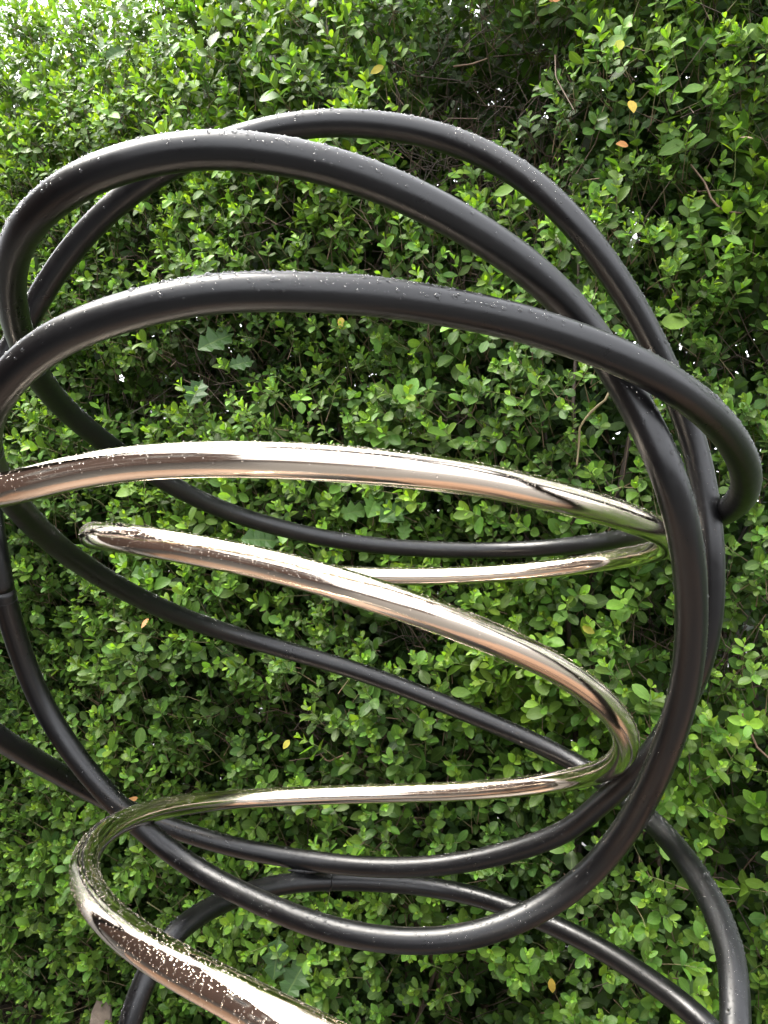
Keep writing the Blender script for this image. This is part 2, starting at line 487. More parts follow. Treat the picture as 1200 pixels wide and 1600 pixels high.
def droplets(Q, fr, r, per_m, size=(0.0006, 0.0017), low=0.25, name='raindrops'):
    """beads of rain sitting on the upper side of a tube"""
    T, N, B = fr
    L = np.linalg.norm(np.diff(Q, axis=0), axis=1).sum()
    n = int(per_m*L)
    clump = Noise(int(rng.integers(1e6)), 0.30)
    i = rng.integers(1, len(Q)-1, n); a = rng.uniform(0, 2*np.pi, n)
    nr = np.cos(a)[:, None]*N[i] + np.sin(a)[:, None]*B[i]
    keep = rng.uniform(0, 1, n) < np.clip((nr[:, 2]-(low-0.55))/0.9, 0, 1)**1.4 * np.clip(0.6+0.6*clump(i*0.010, a*0.05), 0.1, 1)
    qx, qy, _ = project(Q[i]); keep &= (qx > -150) & (qx < 1350) & (qy < 1750)
    i, a, nr = i[keep], a[keep], nr[keep]; n = len(i)
    sz = size[0] + (size[1]-size[0])*rng.beta(1.2, 3.2, n)
    big = rng.uniform(0, 1, n) < 0.06; sz[big] *= 1.6
    base = Q[i] + nr*(r-0.0001) + T[i]*rng.uniform(-0.004, 0.004, n)[:, None]
    tx = T[i]; ty = np.cross(nr, tx)
    st = rng.uniform(0.8, 1.25, n); flat = rng.uniform(0.55, 0.85, n)
    V = base[:, None, :] + sz[:, None, None]*(DROP_V[None, :, 0:1]*st[:, None, None]*tx[:, None, :] + DROP_V[None, :, 1:2]*ty[:, None, :] + DROP_V[None, :, 2:3]*flat[:, None, None]*nr[:, None, :])
    Tt = (DROP_T[None] + (np.arange(n)*len(DROP_V))[:, None, None]).reshape(-1, 3)
    return tri_mesh(name, V.reshape(-1, 3), Tt)

# centre lines, read off the photograph as (x, y, apparent width)
# leg on the right -> long diagonal -> turn at left -> middle hoop -> right loop -> back rail -> top hoop -> right side -> bottom -> left side -> tall hoop -> right side -> back rail
S_DIAG = [(1132,1960,52),(1142,1800,51),(1149,1680,49),(1149,1600,47),(1148,1533,45.3),(1140,1483,43.7),(1123,1430,41.6),(1096,1378,39.2),(1059,1327,36.5),(1020,1284,34),
          (950,1222,30),(850,1164,29),(733,1116,28.5),(600,1061,27.5),(500,1031,27),(400,1003,27),(333,982,28),(267,958,29.5),(200,926,31.5),(133,886,34),(75,843,37),(30,795,40.5),(-5,752,45),(-22,712,49)]
S_MID = [(-26,675,53),(-18,638,56),(8,597,58),(45,560,59),(85,532,60),(133,508,60.5),(200,486,61.5),(267,469,62),(333,459,62),(400,455,62),(500,457,62.5),(600,464,62),(700,480,60),(800,500,58.5),
         (867,521,58),(933,543,57.5),(1000,572,57),(1050,601,56),(1093,632,54),(1130,667,52),(1156,705,49.5),(1168,742,47),(1164,772,44.5),(1146,793,42),(1115,808,39.5),(1080,819,36),(1040,829,33),(1000,838,30.5),
         (933,848,28),(867,856,26.5),(800,860,25.7),(700,860,25.5),(600,855,25.5),(500,841,26),(400,815,27),(333,792,28),(267,758,29.5),(200,718,31.5),(157,687,33),(115,652,35),(80,617,37.5),(57,585,40)]
S_TOP = [(37,540,42.5),(23,500,45),(16,460,47),(16,420,49),(26,378,52),(50,341,54.5),(88,306,57),(140,274,58.5),(200,253,59),(267,238,59),(333,233,59.5),(400,237,59.5),(500,254,59),(600,287,59),(700,335,58.5),
         (780,385,57),(840,430,55.5),(892,480,54),(935,535,53),(970,592,52.8),(1003,650,53.5),(1034,715,55),(1054,770,54.5),(1069,830,53),(1078,890,51),(1081,950,49.5),(1079,1010,48.5),(1071,1075,47),(1054,1135,46),
         (1032,1195,45),(1007,1248,43.5),(980,1295,42),(937,1350,40.5),(883,1398,40),(815,1437,40),(733,1465,40),(667,1471,39.5),(600,1469,39),(533,1457,38.5),(467,1437,37.5),(400,1407,36),(333,1375,34.5),(267,1332,33),
         (215,1288,33.5),(177,1253,34),(130,1199,34),(95,1149,34),(65,1100,34),(40,1042,34.5),(21,985,35.5),(8,940,36)]
S_TALL = [(0,905,36.5),(-10,840,37),(-18,780,36.5),(-24,720,36.5),(-22,660,36.5),(-8,600,36.5),(14,550,36.5),(35,512,36.5),(62,465,37),(90,419,37.5),(127,371,38),(173,325,38.5),(222,286,39.5),(275,255,40),(333,229,40.5),
          (400,208,41),(467,195,41),(533,191,41),(600,196,41),(667,207,41),(733,229,41.5),(793,259,42),(840,292,43),(884,334,43.5),(922,378,43.5),(955,425,43),(985,470,42.5),(1013,521,42),(1038,572,41.5),(1063,630,41),
          (1087,700,40.5),(1101,765,41),(1109,830,41.5),(1112,890,41.5),(1111,945,41),(1103,1005,40.5),(1086,1060,39.5)]
S_BACK = [(1060,1115,38.5),(1030,1163,37.5),(1000,1200,36.5),(970,1230,35.5),(935,1258,34.5),(900,1290,33.5),(867,1308,33),(800,1331,32),(733,1346,31.5),(667,1355,31),(600,1356,30.5),(533,1352,30),(467,1342,29.5),(400,1332,29.5),
          (333,1315,29.3),(267,1294,29.3),(200,1267,29.5),(140,1235,30.3),(75,1200,32.5),(0,1156,35.5),(-60,1112,38.5),(-130,1075,41),(-210,1065,43),(-280,1110,44),(-310,1200,44),(-300,1330,43),(-270,1480,41),(-240,1650,39),(-215,1800,37)]
full = S_DIAG + S_MID + S_TOP + S_TALL + S_BACK
cuts = np.cumsum([len(S_DIAG), len(S_MID), len(S_TOP), len(S_TALL)])
PER = 24
Qall = sample_path(full, PER)
S_ARCH = [(165,1960,37),(172,1800,37.5),(186,1680,37.5),(203,1597,37),(220,1545,36.5),(246,1490,36),(282,1448,35),(330,1417,33),(392,1391,31),(467,1377,29.5),(533,1376,29),(600,1378,28.5),(667,1385,28.5),(733,1397,29),(800,1418,30),
          (870,1448,31),(925,1475,32),(980,1507,33.5),(1035,1545,35),(1085,1583,37),(1140,1640,38.5),(1190,1720,39.5),(1215,1830,40),(1220,1960,40)]
S_CHROME = [(-25,786,37),(-62,812,38.5),(-92,812,41),(-98,800,45),(-75,788,49),(-35,776,52.5),(0,766,54),(50,755,55),(100,741,55.5),(200,723,56.5),(300,718,58),(400,717,59.5),(500,722,59.5),(600,730,57.5),(667,738,56),(733,746,54.5),(800,760,52.5),
            (867,775,50.5),(933,793,48),(985,810,45.5),(1020,824,43),(1042,837,40.5),(1047,849,37.5),(1032,860,34.5),(995,868,31.5),(933,879,29.5),(867,889,28.3),(767,897,28),(667,901,27.8),(600,901,27.8),(500,897,28),(400,886,29),(300,868,31),
            (210,851,34),(160,841,37),(140,837,40.5),(148,836,43.5),(180,839,46.5),(233,847,49.5),(300,858,50.5),(400,878,51),(467,895,51.5),(533,913,53),(600,935,53),(667,957,52.5),(733,983,51),(800,1010,49),(867,1041,46.5),
            (920,1077,44.5),(957,1111,43),(977,1142,42),(980,1166,40.5),(970,1188,38.5),(945,1204,35.5),(900,1217,32.5),(800,1233,29.5),(667,1239,28.5),(533,1241,28),(400,1247,28.5),(333,1252,30),(267,1259,32),(215,1273,34.5),
            (172,1293,37.5),(143,1320,41),(130,1350,44.5),(134,1385,48.5),(155,1420,53),(190,1453,57),(230,1482,60.5),(280,1512,64),(340,1543,67),(398,1574,70),(455,1603,72),(520,1634,72.5),(600,1672,71),(690,1720,67),(770,1775,60),(815,1835,52),(815,1900,45),(770,1960,39),(700,2020,35)]

sculpture = tag(empty('tube_sculpture', (0.1, 1.35, 0.03)),
                'tall looping sculpture of bent satin black and mirror polished tubes in front of the hedge', 'sculpture')

def to_base(Q, foot, nsteps=60):
    """carry the end of a centre line down to the base plate in one smooth sweep"""
    d = Q[-1]-Q[-2]; d /= np.linalg.norm(d)
    p0 = Q[-1]; p3 = np.array([foot[0], foot[1], 0.05]); k = np.linalg.norm(p3-p0)*0.4
    p1 = p0 + d*k; p2 = p3 + np.array([0, 0, k])
    t = np.linspace(0, 1, nsteps)[1:, None]
    return np.concatenate([Q, (1-t)**3*p0 + 3*t*(1-t)**2*p1 + 3*t*t*(1-t)*p2 + t**3*p3])

def rev(Q): return Q[::-1]
# extend the free ends to the ground
start = rev(to_base(rev(Qall[:PER*8]), (0.42, 1.15)))
start_extra = len(start) - PER*8
tail = to_base(Qall[PER*(len(full)-5):], (-0.38, 1.5))
Qfull = np.concatenate([start, Qall[PER*8:PER*(len(full)-5)], tail])
edges_i = [0] + [int(c*PER - PER/2) + start_extra for c in cuts] + [len(Qfull)-1]
names = ['rising diagonal black tube crossing behind the polished spiral', 'black tube of the middle hoop with its small loop at right',
         'thick black tube of the front hoop running round to the bottom', 'black tube of the tallest hoop behind the front hoop',
         'black tube sagging across the back near the bottom']
tubes3d = []
def add_tube(Q, label, mat, per_m, size, low, name):
    Q = resample(Q); fr = frames(Q)
    o = link_mesh(name, tube_mesh(name, Q, fr, TUBE_D/2), mat, sculpture)
    tag(o, label)
    d = link_mesh('raindrops', droplets(Q, fr, TUBE_D/2, per_m, size, low), M['water'], None)
    d.parent = o
    tag(d, 'small beads of rain on the upper side of the tube', kind='stuff')
    tubes3d.append(Q)
    return o, Q, fr
def weld(parent, Q, fr, i, rr=0.0014):
    w = link_mesh('weld_seam', ring_mesh('weld_seam', Q[i], fr[0][i], fr[1][i], TUBE_D/2+0.0003, rr), M['black'], None)
    w.parent = parent
for k in range(5):
    o, Q, fr = add_tube(Qfull[edges_i[k]:edges_i[k+1]+1], names[k], M['black'], 5000, (0.0009, 0.0028), 0.15, 'black_tube')
    weld(o, Q, fr, len(Q)-3, 0.0005)
QA = sample_path(S_ARCH, PER)
QA = rev(to_base(rev(to_base(QA, (0.5, 1.45))), (-0.3, 1.2)))
o, Q, fr = add_tube(QA, 'black tube arch that props the sculpture at the bottom', M['black'], 5000, (0.0009, 0.0028), 0.15, 'black_tube')
pxs, pys, _ = project(Q); iw = int(np.argmin((pxs-512)**2 + (pys-1376)**2)); weld(o, Q, fr, iw, 0.0022)
QC = to_base(sample_path(S_CHROME, PER), (0.1, 1.6))
add_tube(QC, 'mirror polished champagne coloured tube winding down as a spiral', M['chrome'], 10000, (0.0006, 0.0013), 0.05, 'polished_tube')

def weld_bead(ka, kb, name='weld_bead', reach=0.03):
    """lumpy run of weld where two tubes touch"""
    A, B = tubes3d[ka], tubes3d[kb]
    D2 = np.linalg.norm(A[:, None]-B[None], axis=2)
    ax_, ay_, _ = project(A); D2[(ax_ < -50) | (ax_ > 1250) | (ay_ > 1600)] = 9
    if ka == kb: return
    ia, ib = np.unravel_index(np.argmin(D2), D2.shape)
    if D2[ia, ib] > 0.056: return
    lo, hi_ = max(0, ia-4), min(len(A), ia+5)
    line = []
    for q in range(lo, hi_):
        jb = int(np.argmin(np.linalg.norm(B-A[q], axis=1))); line.append((A[q]+B[jb])/2)
    line = resample(np.array(line), 0.003); f3 = frames(line)
    sides = 8; a = np.linspace(0, 2*np.pi, sides, endpoint=False); n = len(line)
    rad = 0.0075*np.sin(np.linspace(0.25, np.pi-0.25, n))*(1+0.12*np.sin(np.arange(n)*2.3))
    V = (line[:, None] + (np.cos(a)[None, :, None]*f3[1][:, None] + np.sin(a)[None, :, None]*f3[2][:, None])*rad[:, None, None]).reshape(-1, 3)
    i = np.arange(n-1)[:, None]*sides; j = np.arange(sides)[None, :]; j2 = (j+1) % sides
    T = np.concatenate([np.stack([i+j, i+j2, i+sides+j2], -1).reshape(-1, 3), np.stack([i+j, i+sides+j2, i+sides+j], -1).reshape(-1, 3)])
    link_mesh(name, tri_mesh(name, V, T), M['black'], sculpture)
for ka, kb in ((1, 3), (4, 5), (2, 5), (2, 4), (2, 1), (6, 3), (0, 4)):
    weld_bead(ka, kb)

# base plate
bm = bmesh.new()
bmesh.ops.create_cone(bm, cap_ends=True, segments=72, radius1=0.62, radius2=0.62, depth=0.024)
bmesh.ops.translate(bm, verts=bm.verts, vec=(0.1, 1.35, 0.043))
bm_obj('base_plate', bm, M['black'], sculpture, bevel=0.003)

# ------------------------------------------------------------------ hedge
hedge = tag(empty('hedge', tuple(H_O - 0.4*H_N)), 'tall clipped evergreen hedge of small glossy green leaves behind the sculpture', 'hedge')

# leaf template: 14 vertices, 16 triangles
LT = np.array([0.16, 0.40, 0.68, 0.89]); LW = np.array([0.145, 0.278, 0.288, 0.168])
lx = [0.0]; ly = [0.0]
for t, w in zip(LT, LW):
    lx += [-w, 0.0, w]; ly += [t, t, t]
lx.append(0.0); ly.append(1.0)
lx = np.array(lx); ly = np.array(ly); LU = np.sign(lx)
LTRI = [(0, 2, 1), (0, 3, 2)]
for k in range(3):
    a = 1+3*k; b = a+3
    LTRI += [(a, a+1, b+1), (a, b+1, b), (a+1, a+2, b+2), (a+1, b+2, b+1)]
LTRI += [(10, 11, 13), (11, 12, 13)]
LTRI = np.array(LTRI)

def leaf_verts(base, axis, nrm, L, wr, fold, curl, twist):
    """all leaves at once; axis along the blade, nrm its upper side"""
    b = np.cross(axis, nrm)
    x = lx[None]*wr[:, None]; y = np.tile(ly, (len(L), 1))
    z = fold[:, None]*np.abs(x) - curl[:, None]*(y**2) + twist[:, None]*x*y
    y = y - 0.25*np.abs(curl)[:, None]*y**3
    return base[:, None, :] + L[:, None, None]*(y[..., None]*axis[:, None, :] + x[..., None]*b[:, None, :] + z[..., None]*nrm[:, None, :])

def unit(a): return a/np.maximum(np.linalg.norm(a, axis=-1, keepdims=True), 1e-9)

# gaps in the face, as seen in the photograph: pixel centre, pixel radii, how empty, how deep
HOLES = [(750,145,110,112,0.96),(690,250,70,60,0.85),(830,300,60,70,0.8),(640,190,60,60,0.7),(270,610,75,45,0.92),(160,610,40,35,0.7),(330,555,45,30,0.6),
         (500,1180,75,38,0.93),(640,995,45,40,0.85),(1150,1400,50,60,0.85),(1170,560,45,40,0.85),(420,340,55,40,0.7),(700,410,60,40,0.7),(1170,20,60,40,0.75),(540,460,60,30,0.5),
         (1160,1060,50,50,0.7),(700,660,50,40,0.6),(560,380,50,40,0.6),(930,800,60,40,0.5),(800,860,50,25,0.5),(60,950,50,40,0.45),(420,1130,60,35,0.5),(1010,1040,45,60,0.6),
         (900,1540,80,40,0.6),(700,1570,120,40,0.5),(100,380,35,30,0.6),(200,390,40,30,0.7),(360,800,40,25,0.6),(640,1010,40,40,0.7),(1060,180,50,35,0.55),(1010,330,40,25,0.5),(600,1330,60,25,0.4)]
HU = []
for (px, py, rx, ry, e) in HOLES:
    u0, z0 = px_to_uz(px, py); u1, _ = px_to_uz(px+rx, py); _, z1 = px_to_uz(px, py+ry)
    HU.append((u0, z0, abs(u1-u0), abs(z1-z0), e))
def hole(u, z):
    h = np.zeros_like(u)
    for (u0, z0, ru, rz, e) in HU:
        q = ((u-u0)/ru)**2 + ((z-z0)/rz)**2
        h = np.maximum(h, e*np.clip(1.35-q*0.8, 0, 1))
    return h

flush = Noise(21, 0.8); dens = Noise(22, 0.22); dens2 = Noise(23, 0.5); sizeN = Noise(24, 0.9)

all_leaf = []; deep_leaf = []       # dict of arrays per batch
stem_V, stem_T, stem_A = [], [], []
n_stem = 0
def add_stems(P0, P1, bend, r0, r1, a0, a1):
    """many thin three-sided stems of two segments"""
    global n_stem
    n = len(P0); mid = (P0+P1)/2 + bend
    d = unit(P1-P0); x = unit(np.cross(d, np.array([0.31, 0.52, 0.79]))); y = np.cross(d, x)
    rings = []
    for P, r in ((P0, r0), (mid, (r0+r1)/2), (P1, r1)):
        for k in range(3):
            a = 2*np.pi*k/3
            rings.append(P + (math.cos(a)*x + math.sin(a)*y)*np.asarray(r)[:, None])
    V = np.stack(rings, 1)
    T = []
    for s in range(2):
        for k in range(3):
            k2 = (k+1) % 3; A, B, C, D = s*3+k, s*3+k2, (s+1)*3+k2, (s+1)*3+k
            T += [(A, B, C), (A, C, D)]
    T = np.array(T)
    stem_V.append(V.reshape(-1, 3)); stem_T.append((T[None] + (np.arange(n)*9)[:, None, None]).reshape(-1, 3) + n_stem)
    am = (np.asarray(a0)+np.asarray(a1))/2
    stem_A.append(np.repeat(np.stack([a0, am, a1], 1), 3, axis=1).reshape(-1))
    n_stem += n*9

def sprigs(u, z, s, up_bias, size, pairs, young, spread=0.5, store=None):
    store = all_leaf if store is None else store
    """leafy shoots with crossed pairs of leaves"""
    n = len(u)
    root = hedge_pt(u, z, s)
    topness = np.clip((z-(H_TOP-0.5))/0.5, 0, 1)
    d = unit(H_N*(1.0-0.5*topness)[:, None] + np.array([0, 0, 1.0])*(up_bias+0.8*topness)[:, None] + rng.normal(0, spread, (n, 3)))
    ln = rng.uniform(0.6, 1.15, n)*size
    x = unit(np.cross(d, rng.normal(0, 1, (n, 3)))); y = np.cross(d, x)
    if store is all_leaf: add_stems(root - d*0.05, root + d*(ln*1.7)[:, None], rng.normal(0, 0.004, (n, 3)), np.full(n, 0.0016), np.full(n, 0.0007), np.full(n, 0.35), 0.6+0.4*young)
    for k in range(pairs+1):
        f = k/max(pairs, 1)                      # 0 base .. 1 tip
        have = rng.uniform(0, 1, n) < (0.95 if k > 0 else 0.7)
        pos = root + d*(ln*1.7*(0.10+0.86*f))[:, None]
        az = (k % 2)*np.pi/2 + rng.normal(0, 0.25, n)
        phi0 = np.radians(72 - 46*f)
        for side in (0, 1):
            ok = have & (rng.uniform(0, 1, n) < 0.93)
            if not ok.any(): continue
            m = ok.sum()
            a = az[ok] + side*np.pi
            r = np.cos(a)[:, None]*x[ok] + np.sin(a)[:, None]*y[ok]
            phi = phi0 + rng.normal(0, 0.16, m)
            dd = d[ok]
            ax = np.cos(phi)[:, None]*dd + np.sin(phi)[:, None]*r
            nr = np.sin(phi)[:, None]*dd - np.cos(phi)[:, None]*r
            ax = unit(ax + rng.normal(0, 0.10, (m, 3)) + np.array([0, 0, -0.10])*(1-f))
            nr = unit(nr + rng.normal(0, 0.16, (m, 3)) + np.array([0, 0, 0.30]) + H_N*0.38); nr = unit(nr - ax*(nr*ax).sum(1)[:, None])
            prof = (0.85+0.35*math.sin(math.pi*min(1, f*1.15))) * (1.0-0.50*f**2.2)
            L = ln[ok]*0.82*prof*rng.uniform(0.78, 1.2, m)
            wr = rng.uniform(0.86, 1.18, m)*(1.0-0.20*f)
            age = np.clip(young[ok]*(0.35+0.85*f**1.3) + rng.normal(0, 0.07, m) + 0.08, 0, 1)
            store.append(dict(base=pos[ok], ax=ax, nr=nr, L=L, wr=wr, fold=rng.uniform(0.05, 0.42, m)+0.22*f, curl=rng.normal(0.10, 0.13, m), tw=rng.normal(0, 0.22, m), age=age, tint=rng.uniform(0, 1, m)))

def scatter(u0, u1, z0, z1, per_m2):
    n = int((u1-u0)*(z1-z0)*per_m2)
    # jittered grid so that the cover is even before gaps are cut
    nx = max(1, int(math.sqrt(n*(u1-u0)/(z1-z0)))); nz = max(1, int(n/nx))
    gu, gz = np.meshgrid(np.arange(nx), np.arange(nz))
    u = u0 + (gu.ravel()+rng.uniform(-0.35, 1.35, nx*nz))/nx*(u1-u0); z = z0 + (gz.ravel()+rng.uniform(-0.35, 1.35, nx*nz))/nz*(z1-z0)
    return u, z

VU0, VU1 = -1.95, 1.2
def layer(u0, u1, per, s0, s1, size, pairs, youth, thin=1.0, spread=0.5, holes=1.0, store=None):
    u, z = scatter(u0, u1, 0.0, H_TOP, per)
    h = hole(u, z)*holes
    p = np.clip(0.74 + 0.42*thin*dens(u, z) + 0.16*thin*dens2(u, z), 0.08, 1)*(1-h)
    k = rng.uniform(0, 1, len(u)) < p
    u, z = u[k], z[k]
    top_left = np.clip((z-1.9)/1.4, 0, 1)*np.clip((0.5-u)/1.6, 0, 1)
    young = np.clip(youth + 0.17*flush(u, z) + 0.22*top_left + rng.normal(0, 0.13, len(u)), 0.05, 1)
    s = rng.uniform(s0, s1, len(u))
    sz = size*np.clip(1.0 + 0.16*sizeN(u, z) + 0.03*np.clip(u, -1, 1), 0.7, 1.4)*rng.uniform(0.85, 1.15, len(u))
    sprigs(u, z, s, 0.80, sz, pairs, young, spread, store)

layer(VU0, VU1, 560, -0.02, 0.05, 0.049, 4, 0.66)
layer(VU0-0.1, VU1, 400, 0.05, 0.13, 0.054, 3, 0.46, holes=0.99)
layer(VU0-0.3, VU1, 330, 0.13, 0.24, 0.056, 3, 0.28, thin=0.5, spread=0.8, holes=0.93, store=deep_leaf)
layer(VU0-0.5, VU1, 520, 0.24, 0.44, 0.070, 3, 0.18, thin=0.1, spread=1.2, holes=0.65, store=deep_leaf)  # low youth from here inward also puts the interior shade into leaf colour
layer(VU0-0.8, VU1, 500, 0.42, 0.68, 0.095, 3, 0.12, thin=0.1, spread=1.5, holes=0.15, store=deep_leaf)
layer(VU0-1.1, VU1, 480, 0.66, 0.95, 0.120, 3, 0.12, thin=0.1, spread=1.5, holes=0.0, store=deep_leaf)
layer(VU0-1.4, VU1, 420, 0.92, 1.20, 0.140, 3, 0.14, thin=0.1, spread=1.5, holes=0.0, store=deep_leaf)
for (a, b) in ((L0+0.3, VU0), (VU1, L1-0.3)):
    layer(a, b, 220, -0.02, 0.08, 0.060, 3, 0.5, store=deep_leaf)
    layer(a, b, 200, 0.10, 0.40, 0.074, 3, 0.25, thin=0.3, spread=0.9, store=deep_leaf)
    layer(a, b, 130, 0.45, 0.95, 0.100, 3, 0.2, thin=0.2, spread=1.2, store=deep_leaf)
# shoots on top of the hedge
nt = 2600
u = rng.uniform(VU0-1.6, VU1, nt); s = rng.uniform(0.0, 1.1, nt); z = np.full(nt, H_TOP) - rng.uniform(0, 0.25, nt)
sprigs(u, z, s, 1.2, np.full(nt, 0.056), 3, np.clip(rng.normal(0.6, 0.15, nt), 0, 1), 0.6, deep_leaf)

G = {k: np.concatenate([d[k] for d in all_leaf]) for k in all_leaf[0]}
LV = leaf_verts(G['base'], G['ax'], G['nr'], G['L'], G['wr'], G['fold'], G['curl'], G['tw'])
nl = len(LV)

# pick the 300 leaves that show largest: front-most in their patch of picture, seen flat, not behind a tube
c = LV.mean(1); px, py, dd = project(c)
view = unit(c - np.array([0, 0, CAM_Z]))
area = (G['L']*F/dd)**2*G['wr']*np.abs((G['nr']*view).sum(1))
inside = (px > 10) & (px < 1190) & (py > 10) & (py < 1590)
cell = (px//9).astype(int)*1000 + (py//9).astype(int)
zb = {}
vx, vy, vd = project(LV[:, [2, 5, 8, 11]])
for idx in np.nonzero(inside)[0]:
    for q in range(4):
        key = (int(vx[idx, q]//7), int(vy[idx, q]//7))
        if key not in zb or vd[idx, q] < zb[key][0]: zb[key] = (vd[idx, q], idx)
wins = {}
for d_, idx in zb.values(): wins[idx] = wins.get(idx, 0)+1
free = np.array([i for i, w in wins.items() if w >= 3])
cov = np.zeros(len(free), bool)
for Q in tubes3d:
    qx, qy, qd = project(Q); r = F*TUBE_D/qd/2 + 8
    for st in range(0, len(Q), 3):
        cov |= (px[free]-qx[st])**2 + (py[free]-qy[st])**2 < r[st]**2
free = free[~cov]
pick = free[np.argsort(-area[free])[:300]]
single = np.zeros(nl, bool); single[pick] = True

def leaf_mesh(V, age, tint, name='leaf'):
    return tri_mesh(name, V, LTRI, {'age': np.full(14, age), 'tint': np.full(14, tint), 'across': LU})
for i in pick:
    o = link_mesh('leaf', leaf_mesh(LV[i]-G['base'][i], G['age'][i], G['tint'][i]), M['leaf'], None)
    o.parent = hedge; o.location = Vector(G['base'][i]) - hedge.location
rest = ~single
R = LV[rest]; nr_ = len(R)
T = (LTRI[None] + (np.arange(nr_)*14)[:, None, None]).reshape(-1, 3)
fol = link_mesh('foliage', tri_mesh('foliage', R.reshape(-1, 3), T, {'age': np.repeat(G['age'][rest], 14), 'tint': np.repeat(G['tint'][rest], 14), 'across': np.tile(LU, nr_)}), M['leaf'], hedge)
tag(fol, 'mass of small glossy green leaves', kind='stuff')

# leaves deep inside: simpler blades
K = {k: np.concatenate([d[k] for d in deep_leaf]) for k in deep_leaf[0]}
bb = np.cross(K['ax'], K['nr']); nk = len(K['L'])
sx = np.array([0, -0.22, 0.22, -0.25, 0.25, 0.0]); sy = np.array([0, 0.3, 0.3, 0.7, 0.7, 1.0])
DV = K['base'][:, None, :] + K['L'][:, None, None]*(sy[None, :, None]*K['ax'][:, None, :] + (sx[None]*K['wr'][:, None])[..., None]*bb[:, None, :] - (0.25*sy**2)[None, :, None]*K['curl'][:, None, None]*K['nr'][:, None, :])
DT = np.array([(0, 2, 1), (1, 2, 4), (1, 4, 3), (3, 4, 5)])
dp = link_mesh('inner_foliage', tri_mesh('inner_foliage', DV.reshape(-1, 3), (DT[None] + (np.arange(nk)*6)[:, None, None]).reshape(-1, 3), {'age': np.repeat(K['age'], 6), 'tint': np.repeat(K['tint'], 6), 'across': np.full(nk*6, 1.0)}), M['leaf'], hedge)
tag(dp, 'leaves deep inside the hedge, coloured darker for the shade there', kind='stuff')
print('LEAVES', nl, nk, 'stems', n_stem//9)

# bare twigs deeper in, most of them in the gaps
def twigs(n, u, z, s, ln, r):
    d = unit(H_N*rng.uniform(-0.3, 1.0, n)[:, None] + np.array([0, 0, 1.0])*rng.normal(0.5, 0.6, n)[:, None] + H_T*rng.normal(0, 0.7, n)[:, None])
    P0 = hedge_pt(u, z, s); P1 = P0 + d*ln[:, None]
    add_stems(P0, P1, rng.normal(0, 1, (n, 3))*(ln*0.10)[:, None], r, r*0.55, rng.uniform(0, 0.2, n), rng.uniform(0.0, 0.3, n))
nt = 1100
u = rng.uniform(VU0, VU1, nt); z = rng.uniform(0.1, H_TOP-0.1, nt)
twigs(nt, u, z, rng.uniform(0.06, 0.5, nt), rng.uniform(0.06, 0.24, nt), rng.uniform(0.001, 0.0028, nt))
for (u0, z0, ru, rz, e) in HU:
    k = int(16 + 1300*ru*rz*e*4)
    a = rng.uniform(0, 2*np.pi, k); q = np.sqrt(rng.uniform(0, 1, k))*1.2
    twigs(k, u0+ru*q*np.cos(a), z0+rz*q*np.sin(a), rng.uniform(0.05, 0.45, k), rng.uniform(0.05, 0.22, k), rng.uniform(0.0009, 0.0026, k))
tw = link_mesh('twigs', tri_mesh('twigs', np.concatenate(stem_V), np.concatenate(stem_T), {'age': np.concatenate(stem_A)}), M['twig'], hedge)
tag(tw, 'thin green and brown stems inside the hedge', kind='stuff')

# woody stems rising from the ground through the middle of the hedge
def stick(name, pts, r0, r1, age, label=None):
    Q = resample(np.array(pts), 0.02); n = len(Q)
    fr = frames(Q); sides = 5
    a = np.linspace(0, 2*np.pi, sides, endpoint=False)
    rad = np.linspace(r0, r1, n)*(1+0.12*np.sin(np.arange(n)*1.7))
    ring = (np.cos(a)[None, :, None]*fr[1][:, None, :] + np.sin(a)[None, :, None]*fr[2][:, None, :])*rad[:, None, None]
    V = (Q[:, None, :]+ring).reshape(-1, 3)
    i = np.arange(n-1)[:, None]*sides; j = np.arange(sides)[None, :]; j2 = (j+1) % sides
    T = np.concatenate([np.stack([i+j, i+j2, i+sides+j2], -1).reshape(-1, 3), np.stack([i+j, i+sides+j2, i+sides+j], -1).reshape(-1, 3)])
    o = link_mesh(name, tri_mesh(name, V, T, {'age': np.full(len(V), age)}), M['twig'], hedge)
    if label: tag(o, label)
    return o
for k in range(34):
    u = -1.9 + 3.2*(k+rng.uniform(0, 1))/34; s = rng.uniform(0.28, 0.55); z = 0.0; pts = []
    du, ds = rng.normal(0, 0.03), rng.normal(0, 0.02)
    while z < 3.0:
        pts.append(hedge_pt(np.array(u), np.array(z), np.array(s))); z += 0.22
        du = 0.7*du + rng.normal(0, 0.03); ds = 0.6*ds + rng.normal(0, 0.025); u += du; s = float(np.clip(s+ds, 0.15, 0.6))
    stick('branch', pts, rng.uniform(0.008, 0.016), 0.003, rng.uniform(0.0, 0.25))

